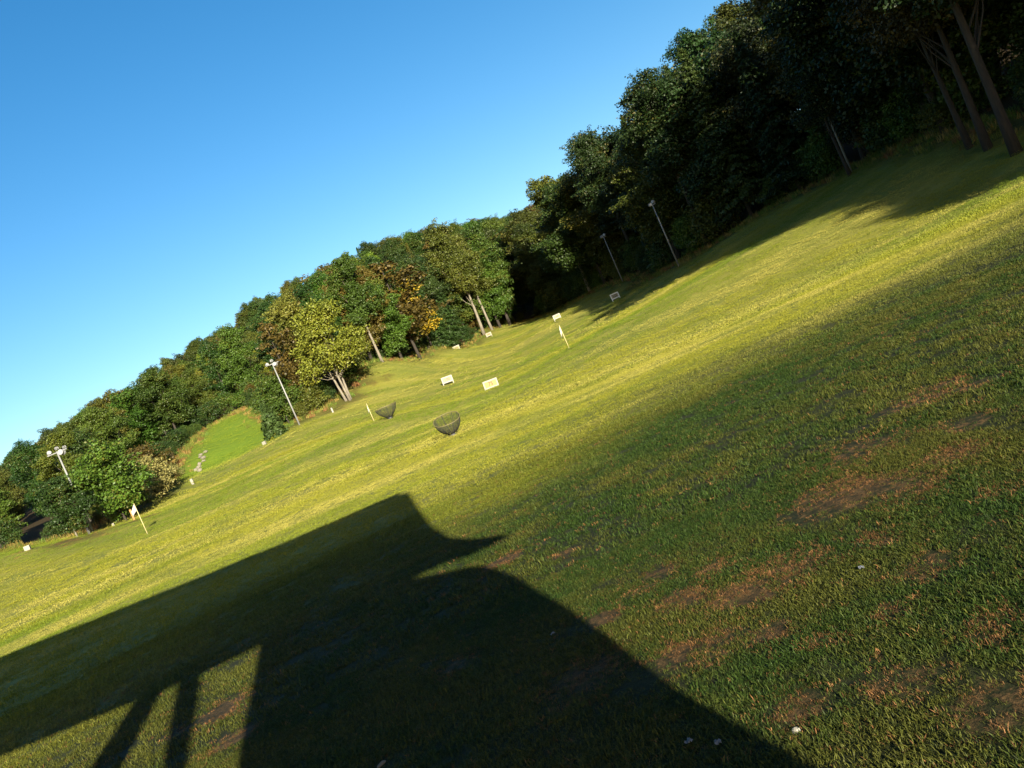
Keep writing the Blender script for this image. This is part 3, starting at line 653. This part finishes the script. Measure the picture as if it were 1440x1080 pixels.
# ------------------------------------------------------------------ chipping net baskets
def net_basket(px, py, Y, dia, hgt, label, tilt, rz, cut=1.0):
    p = at(px, py, Y); t = thing('net_basket', label, 'chipping net', (p[0], p[1], gz1(p[0], p[1])), rz, 'net baskets on the lawn')
    Rr_ = dia / 2; rot = Matrix.Rotation(tilt, 3, 'X'); top = Vector((0, 0, hgt))
    def rimp(a): return top + rot @ Vector((Rr_ * math.cos(a), Rr_ * cut * math.sin(a), hgt * .022 * math.sin(3 * a)))
    foot = Vector((0.0, 0.0, .10))
    def surf(a, v):
        r = rimp(a); f = foot + Vector((math.cos(a) * .17, math.sin(a) * .17, 0)); q = f.lerp(r, v)
        ax = Vector((q.x, q.y, 0)); bulge = math.sin(math.pi * v) * .17; return q + Vector((ax.x, ax.y, 0)) * bulge - Vector((0, 0, bulge * .45))
    bm = bmesh.new(); n = 48
    tube(bm, [rimp(2 * math.pi * i / n) for i in range(n + 1)], .017, 6, False); link('rim', bm_mesh('rim', bm, MT['rim']), t)
    bm = bmesh.new(); nm = 72; nrg = 20
    for i in range(nm):
        a = 2 * math.pi * i / nm + .03 * math.sin(i * 1.7); tube(bm, [surf(a, v / 7) for v in range(8)], .0062, 3, False)
    for j in range(1, nrg):
        v = (j / nrg) ** .8; tube(bm, [surf(2 * math.pi * i / 36, v) for i in range(37)], .0058, 3, False)
    link('netting', bm_mesh('netting', bm, MT['net']), t)
    for k in range(8):
        a = 2 * math.pi * k / 8 + .2; bm = bmesh.new(); tube(bm, [surf(a, v / 7) for v in range(8)], .014, 5); link('rib', bm_mesh('rib', bm, MT['net']), t)
    bm = bmesh.new(); tube(bm, [(0, 0, -.1), (0, 0, .05), (0, 0, .13)], [.21, .19, .15], 14); link('base', bm_mesh('base', bm, MT['dark']), t)
    return t
net_basket(638,613,36,1.24,.80,'nearest net basket, its round mouth open towards the viewer',R(24),R(8))
net_basket(549,588,62,1.75,1.0,'farther net basket seen edge on beside the short flagstick',R(4),R(-10),.8)

# ------------------------------------------------------------------ white markers, posts, stones
def marker(px, py, Y, s, label, rz=0, m='white', name='marker_block', cat='marker'):
    p = at(px, py, Y); bm = bmesh.new(); box(bm, (0, 0, s[2] / 2 - .05), (s[0], s[1], s[2] + .1), bev=.02)
    for v in bm.verts: v.co += Vector((R2.normal(), R2.normal(), R2.normal())) * .006
    o = link(name, bm_mesh(name, bm, MT[m]), None, Vector((p[0], p[1], gz1(p[0], p[1])))); o.rotation_euler.z = rz; return tag(o, label, cat)
marker(40,774,62,(.42,.3,.36),'squat white block at the far left edge of the lawn',.2)
marker(271,679,84,(.28,.26,.62),'upright white block beside the olive bush and the stones',.1)
marker(372,624,93,(.42,.3,.40),'white block on dry grass below the small pine',-.2)
marker(466,574,99,(.20,.2,.62),'slim white block right of the tall floodlight pole',.1)
marker(153,724,72,(.2,.2,.35),'tiny white block under the rounded young tree',.3)
marker(187,726,69,(.16,.14,1.0),'slim ochre post directly behind the white flag',.1,'orange','ochre_post','post')
marker(125,748,69,(.18,.16,.8),'short dark post beside the pale trunked young tree',0,'dark','dark_post','post')
marker(601,484.5,146,(.5,.3,.4),'pale block in the rough grass under the golden tree',.3)
def stone(p, s, label, m='stone', group='small stones by the mown slope', name='stone', cat='stone'):
    bm = bmesh.new(); bmesh.ops.create_icosphere(bm, subdivisions=2, radius=.5)
    for v in bm.verts: v.co *= 1 + R2.normal() * .09
    bmesh.ops.scale(bm, vec=s, verts=bm.verts); o = link(name, bm_mesh(name, bm, MT[m]), None, Vector((p[0], p[1], gz1(p[0], p[1]) + s[2] * .25))); o.rotation_euler.z = R2.uniform(0, 6)
    return tag(o, label, cat, group)
for i in range(9):
    a = R2.normal(size=2); p = at(276 + a[0] * 5 + i * .8, 655 - i * 2.2 + a[1] * 3, 100 + i); stone(p, (R2.uniform(.4, .9), R2.uniform(.4, .8), R2.uniform(.3, .6)), 'pale stone in the little pile between the mown slope and the bush')
for (px, py, s, m, lb, nm) in [(1120,1029,(.035,.03,.025),'white','small white pebble in the grass by the shadow border','pebble'),(537,1077,(.07,.03,.02),'stone','pale stone at the bottom edge in the building shadow','stone')]:
    stone(hit(px, py), s, lb, m, None, nm, 'pebble')
for (px, py, lb) in [(971,1048,'left crumpled bluish plastic scrap in the building shadow'),(1012,1049,'right crumpled bluish plastic scrap in the building shadow'),(1213,802,'small pale scrap lying in the coarse turf'),(779,895,'small pale twig scrap inside the shadow corner')]:
    p = hit(px, py); bm = bmesh.new(); r = bmesh.ops.create_grid(bm, x_segments=4, y_segments=4, size=.013)
    for v in bm.verts: v.co.z += R2.uniform(0, .012)
    bmesh.ops.solidify(bm, geom=bm.faces[:], thickness=.002)
    o = link('plastic_scrap', bm_mesh('plastic_scrap', bm, MT['plast']), None, Vector((p[0], p[1], p[2] + .012))); o.rotation_euler.z = R2.uniform(0, 3); tag(o, lb, 'litter')

# ------------------------------------------------------------------ grass as geometry-node instances
def tuft(name, nbl, rad_, hgt, wid, seed, lay=.5):
    r = np.random.default_rng(seed); V = []; F = []; var = []
    for i in range(nbl):
        a = r.uniform(0, 6.28); q = rad_ * math.sqrt(r.random()); bx, by = q * math.cos(a), q * math.sin(a); h = hgt * r.uniform(.45, 1.15); d = r.uniform(0, 6.28); ln = h * r.uniform(.1, 1.6) * lay
        w = wid * r.uniform(.7, 1.3); c, s = math.cos(d), math.sin(d); px, py = -s * w, c * w; o = len(V)
        V += [(bx - px, by - py, -.01), (bx + px, by + py, -.01), (bx + c*ln*.4 + px*.8, by + s*ln*.4 + py*.8, h*.62), (bx + c*ln*.4 - px*.8, by + s*ln*.4 - py*.8, h*.62), (bx + c*ln, by + s*ln, h * .95), (bx + c*ln+px*.1, by + s*ln+py*.1, h*.95)]
        F += [(o, o+1, o+2, o+3), (o+3, o+2, o+5, o+4)]; v = r.random(); var += [(v, v, v, 1)] * 2
    return mesh_np(name, V, F, MT['blade'], False, var)
def scatter(name, P, scale, rot, tint, meshes, label, cat, tilt=.15):
    n = len(P); me = bpy.data.meshes.new(name); me.vertices.add(n); me.vertices.foreach_set('co', P.astype(np.float32).ravel())
    a = me.attributes.new('sc', 'FLOAT', 'POINT'); a.data.foreach_set('value', scale.astype(np.float32))
    a = me.attributes.new('rt', 'FLOAT_VECTOR', 'POINT'); a.data.foreach_set('vector', np.stack([rng.normal(size=n) * tilt, rng.normal(size=n) * tilt, rot], 1).astype(np.float32).ravel())
    a = me.attributes.new('tint', 'FLOAT_COLOR', 'POINT'); a.data.foreach_set('color', np.hstack([tint, np.ones((n, 1))]).astype(np.float32).ravel())
    a = me.attributes.new('pick', 'INT', 'POINT'); a.data.foreach_set('value', rng.integers(0, len(meshes), n).astype(np.int32))
    o = link(name, me); tag(o, label, cat, None, 'stuff')
    g = bpy.data.node_groups.new(name, 'GeometryNodeTree'); g.interface.new_socket('Geometry', in_out='INPUT', socket_type='NodeSocketGeometry'); g.interface.new_socket('Geometry', in_out='OUTPUT', socket_type='NodeSocketGeometry')
    gi = g.nodes.new('NodeGroupInput'); go = g.nodes.new('NodeGroupOutput'); ip = g.nodes.new('GeometryNodeInstanceOnPoints'); m2p = g.nodes.new('GeometryNodeMeshToPoints')
    join = g.nodes.new('GeometryNodeGeometryToInstance')
    for me_ in meshes[::-1]:
        src = bpy.data.objects.get('src_' + me_.name) or bpy.data.objects.new('src_' + me_.name, me_)   # unlinked source
        oi = g.nodes.new('GeometryNodeObjectInfo'); oi.inputs['Object'].default_value = src; oi.transform_space = 'ORIGINAL'
        g.links.new(oi.outputs['Geometry'], join.inputs[0])
    def attr(nm, t):
        x = g.nodes.new('GeometryNodeInputNamedAttribute'); x.data_type = t; x.inputs[0].default_value = nm; return x.outputs[0]
    g.links.new(gi.outputs[0], m2p.inputs[0]); g.links.new(m2p.outputs[0], ip.inputs['Points']); g.links.new(join.outputs[0], ip.inputs['Instance'])
    ip.inputs['Pick Instance'].default_value = True
    g.links.new(attr('pick', 'INT'), ip.inputs['Instance Index']); g.links.new(attr('rt', 'FLOAT_VECTOR'), ip.inputs['Rotation']); g.links.new(attr('sc', 'FLOAT'), ip.inputs['Scale'])
    g.links.new(ip.outputs[0], go.inputs[0])
    md = o.modifiers.new('instances', 'NODES'); md.node_group = g; return o
TN = [tuft(f'tuft{i}', 15, .042, .020, .0019, 100 + i, 1.5) for i in range(5)]
TF = [tuft(f'tuftfar{i}', 42, .17, .020, .0034, 120 + i, .8) for i in range(5)]
TM = [tuft(f'tuftwide{i}', 95, .55, .034, .0085, 160 + i, .7) for i in range(5)]
TG = [tuft(f'tuftbroad{i}', 130, 1.1, .05, .018, 180 + i, .7) for i in range(5)]
TR = [tuft(f'tuftrough{i}', 34, .35, .45, .016, 140 + i, .5) for i in range(4)]
def wedge(n, r0, r1, amax=50, amin=-50):
    a = np.radians(rng.uniform(amin, amax, n)); r = np.sqrt(rng.uniform(r0**2, r1**2, n)); return r * np.sin(a), r * np.cos(a)
def rotn(x, y, sx, sy, deg, o, seed):
    c, s = math.cos(R(deg)), math.sin(R(deg)); return fbm((x * c - y * s) * sx, (x * s + y * c) * sy, o, seed)
def grass_layer(name, n, r0, r1, meshes, smin, smax, label, amax=50):
    x, y = wedge(n, r0, r1, amax, -amax); m_ = masks(x, y)
    ptn = fbm(x / .35, y / .35, 3, 88); keep_ = (rng.random(n) > np.clip(m_['dry'] * .62 - (ptn - .5) * 2.6 * (r1 < 20), 0, .9)) & (rng.random(n) > m_['litter'] * 1.5)
    x, y, ptn = x[keep_], y[keep_], ptn[keep_]; m_ = {k: v[keep_] for k, v in m_.items()}; n = len(x)
    P = np.stack([x, y, gz(x, y)], 1)
    big = .5 * fbm(x / .5, y / .5, 3, 90) + .5 * fbm(x / 3, y / 3, 2, 91); u = rng.random(n)
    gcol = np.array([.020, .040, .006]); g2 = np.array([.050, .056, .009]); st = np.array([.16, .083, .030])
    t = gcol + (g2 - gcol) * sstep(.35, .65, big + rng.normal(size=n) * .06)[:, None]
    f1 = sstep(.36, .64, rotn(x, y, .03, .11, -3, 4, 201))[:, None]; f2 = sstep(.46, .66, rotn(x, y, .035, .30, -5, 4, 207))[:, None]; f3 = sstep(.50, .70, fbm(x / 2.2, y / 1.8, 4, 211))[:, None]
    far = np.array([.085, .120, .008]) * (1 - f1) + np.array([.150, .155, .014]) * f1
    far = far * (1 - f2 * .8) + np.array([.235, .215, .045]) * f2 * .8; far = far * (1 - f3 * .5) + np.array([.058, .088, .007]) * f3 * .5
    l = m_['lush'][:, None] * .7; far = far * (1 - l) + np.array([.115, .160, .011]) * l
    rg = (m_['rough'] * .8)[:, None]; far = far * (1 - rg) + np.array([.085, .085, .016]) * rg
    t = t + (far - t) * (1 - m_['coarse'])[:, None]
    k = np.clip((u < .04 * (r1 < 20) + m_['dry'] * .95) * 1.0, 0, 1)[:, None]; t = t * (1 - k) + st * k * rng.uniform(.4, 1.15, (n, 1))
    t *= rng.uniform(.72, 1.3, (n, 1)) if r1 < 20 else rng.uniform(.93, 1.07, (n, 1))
    sc_ = rng.uniform(smin, smax, n) * (.7 + .6 * ptn) * (1 - .55 * m_['dry']) * np.where(k[:, 0] > 0, .85, 1)
    scatter(name, P, sc_, rng.uniform(0, 6.28, n), t, meshes, label, 'grass')
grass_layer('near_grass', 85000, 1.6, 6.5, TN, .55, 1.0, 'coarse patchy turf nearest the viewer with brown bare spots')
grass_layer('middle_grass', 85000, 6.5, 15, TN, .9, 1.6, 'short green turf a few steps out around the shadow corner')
grass_layer('open_grass', 50000, 13.5, 36, TF, .8, 1.25, 'mown yellow green turf in front of the nearest net basket')
grass_layer('range_grass', 26000, 33, 85, TM, .8, 1.25, 'mown yellow green turf of the open range', 46)
grass_layer('far_grass', 22000, 80, 215, TG, .8, 1.25, 'mown turf at the far end of the range below the wood', 44)
# rough grass strip along the wood
x = []; y = []
for a, b in zip(EP2[1:-4][:-1], EP2[1:-4][1:]):
    seg = math.hypot(b[0]-a[0], b[1]-a[1]); n = int(seg * 7); t = rng.random(n); o = rng.normal(size=n) * 1.1 + .3
    x.append(a[0] + (b[0]-a[0]) * t - (b[1]-a[1]) / seg * o); y.append(a[1] + (b[1]-a[1]) * t + (b[0]-a[0]) / seg * o)
x = np.concatenate(x); y = np.concatenate(y); n = len(x)
tint = np.array([[.20,.15,.04],[.10,.12,.02],[.16,.08,.03],[.08,.13,.02]])[rng.choice(4, n, p=[.3,.3,.15,.25])] * rng.uniform(.7, 1.2, (n, 1))
scatter('rough_grass', np.stack([x, y, gz(x, y)], 1), rng.uniform(.5, 1.5, n), rng.uniform(0, 6.28, n), tint, TR, 'tall dry rough grass and weeds along the foot of the wood', 'grass')
# fallen leaves under the edge trees and in the near turf
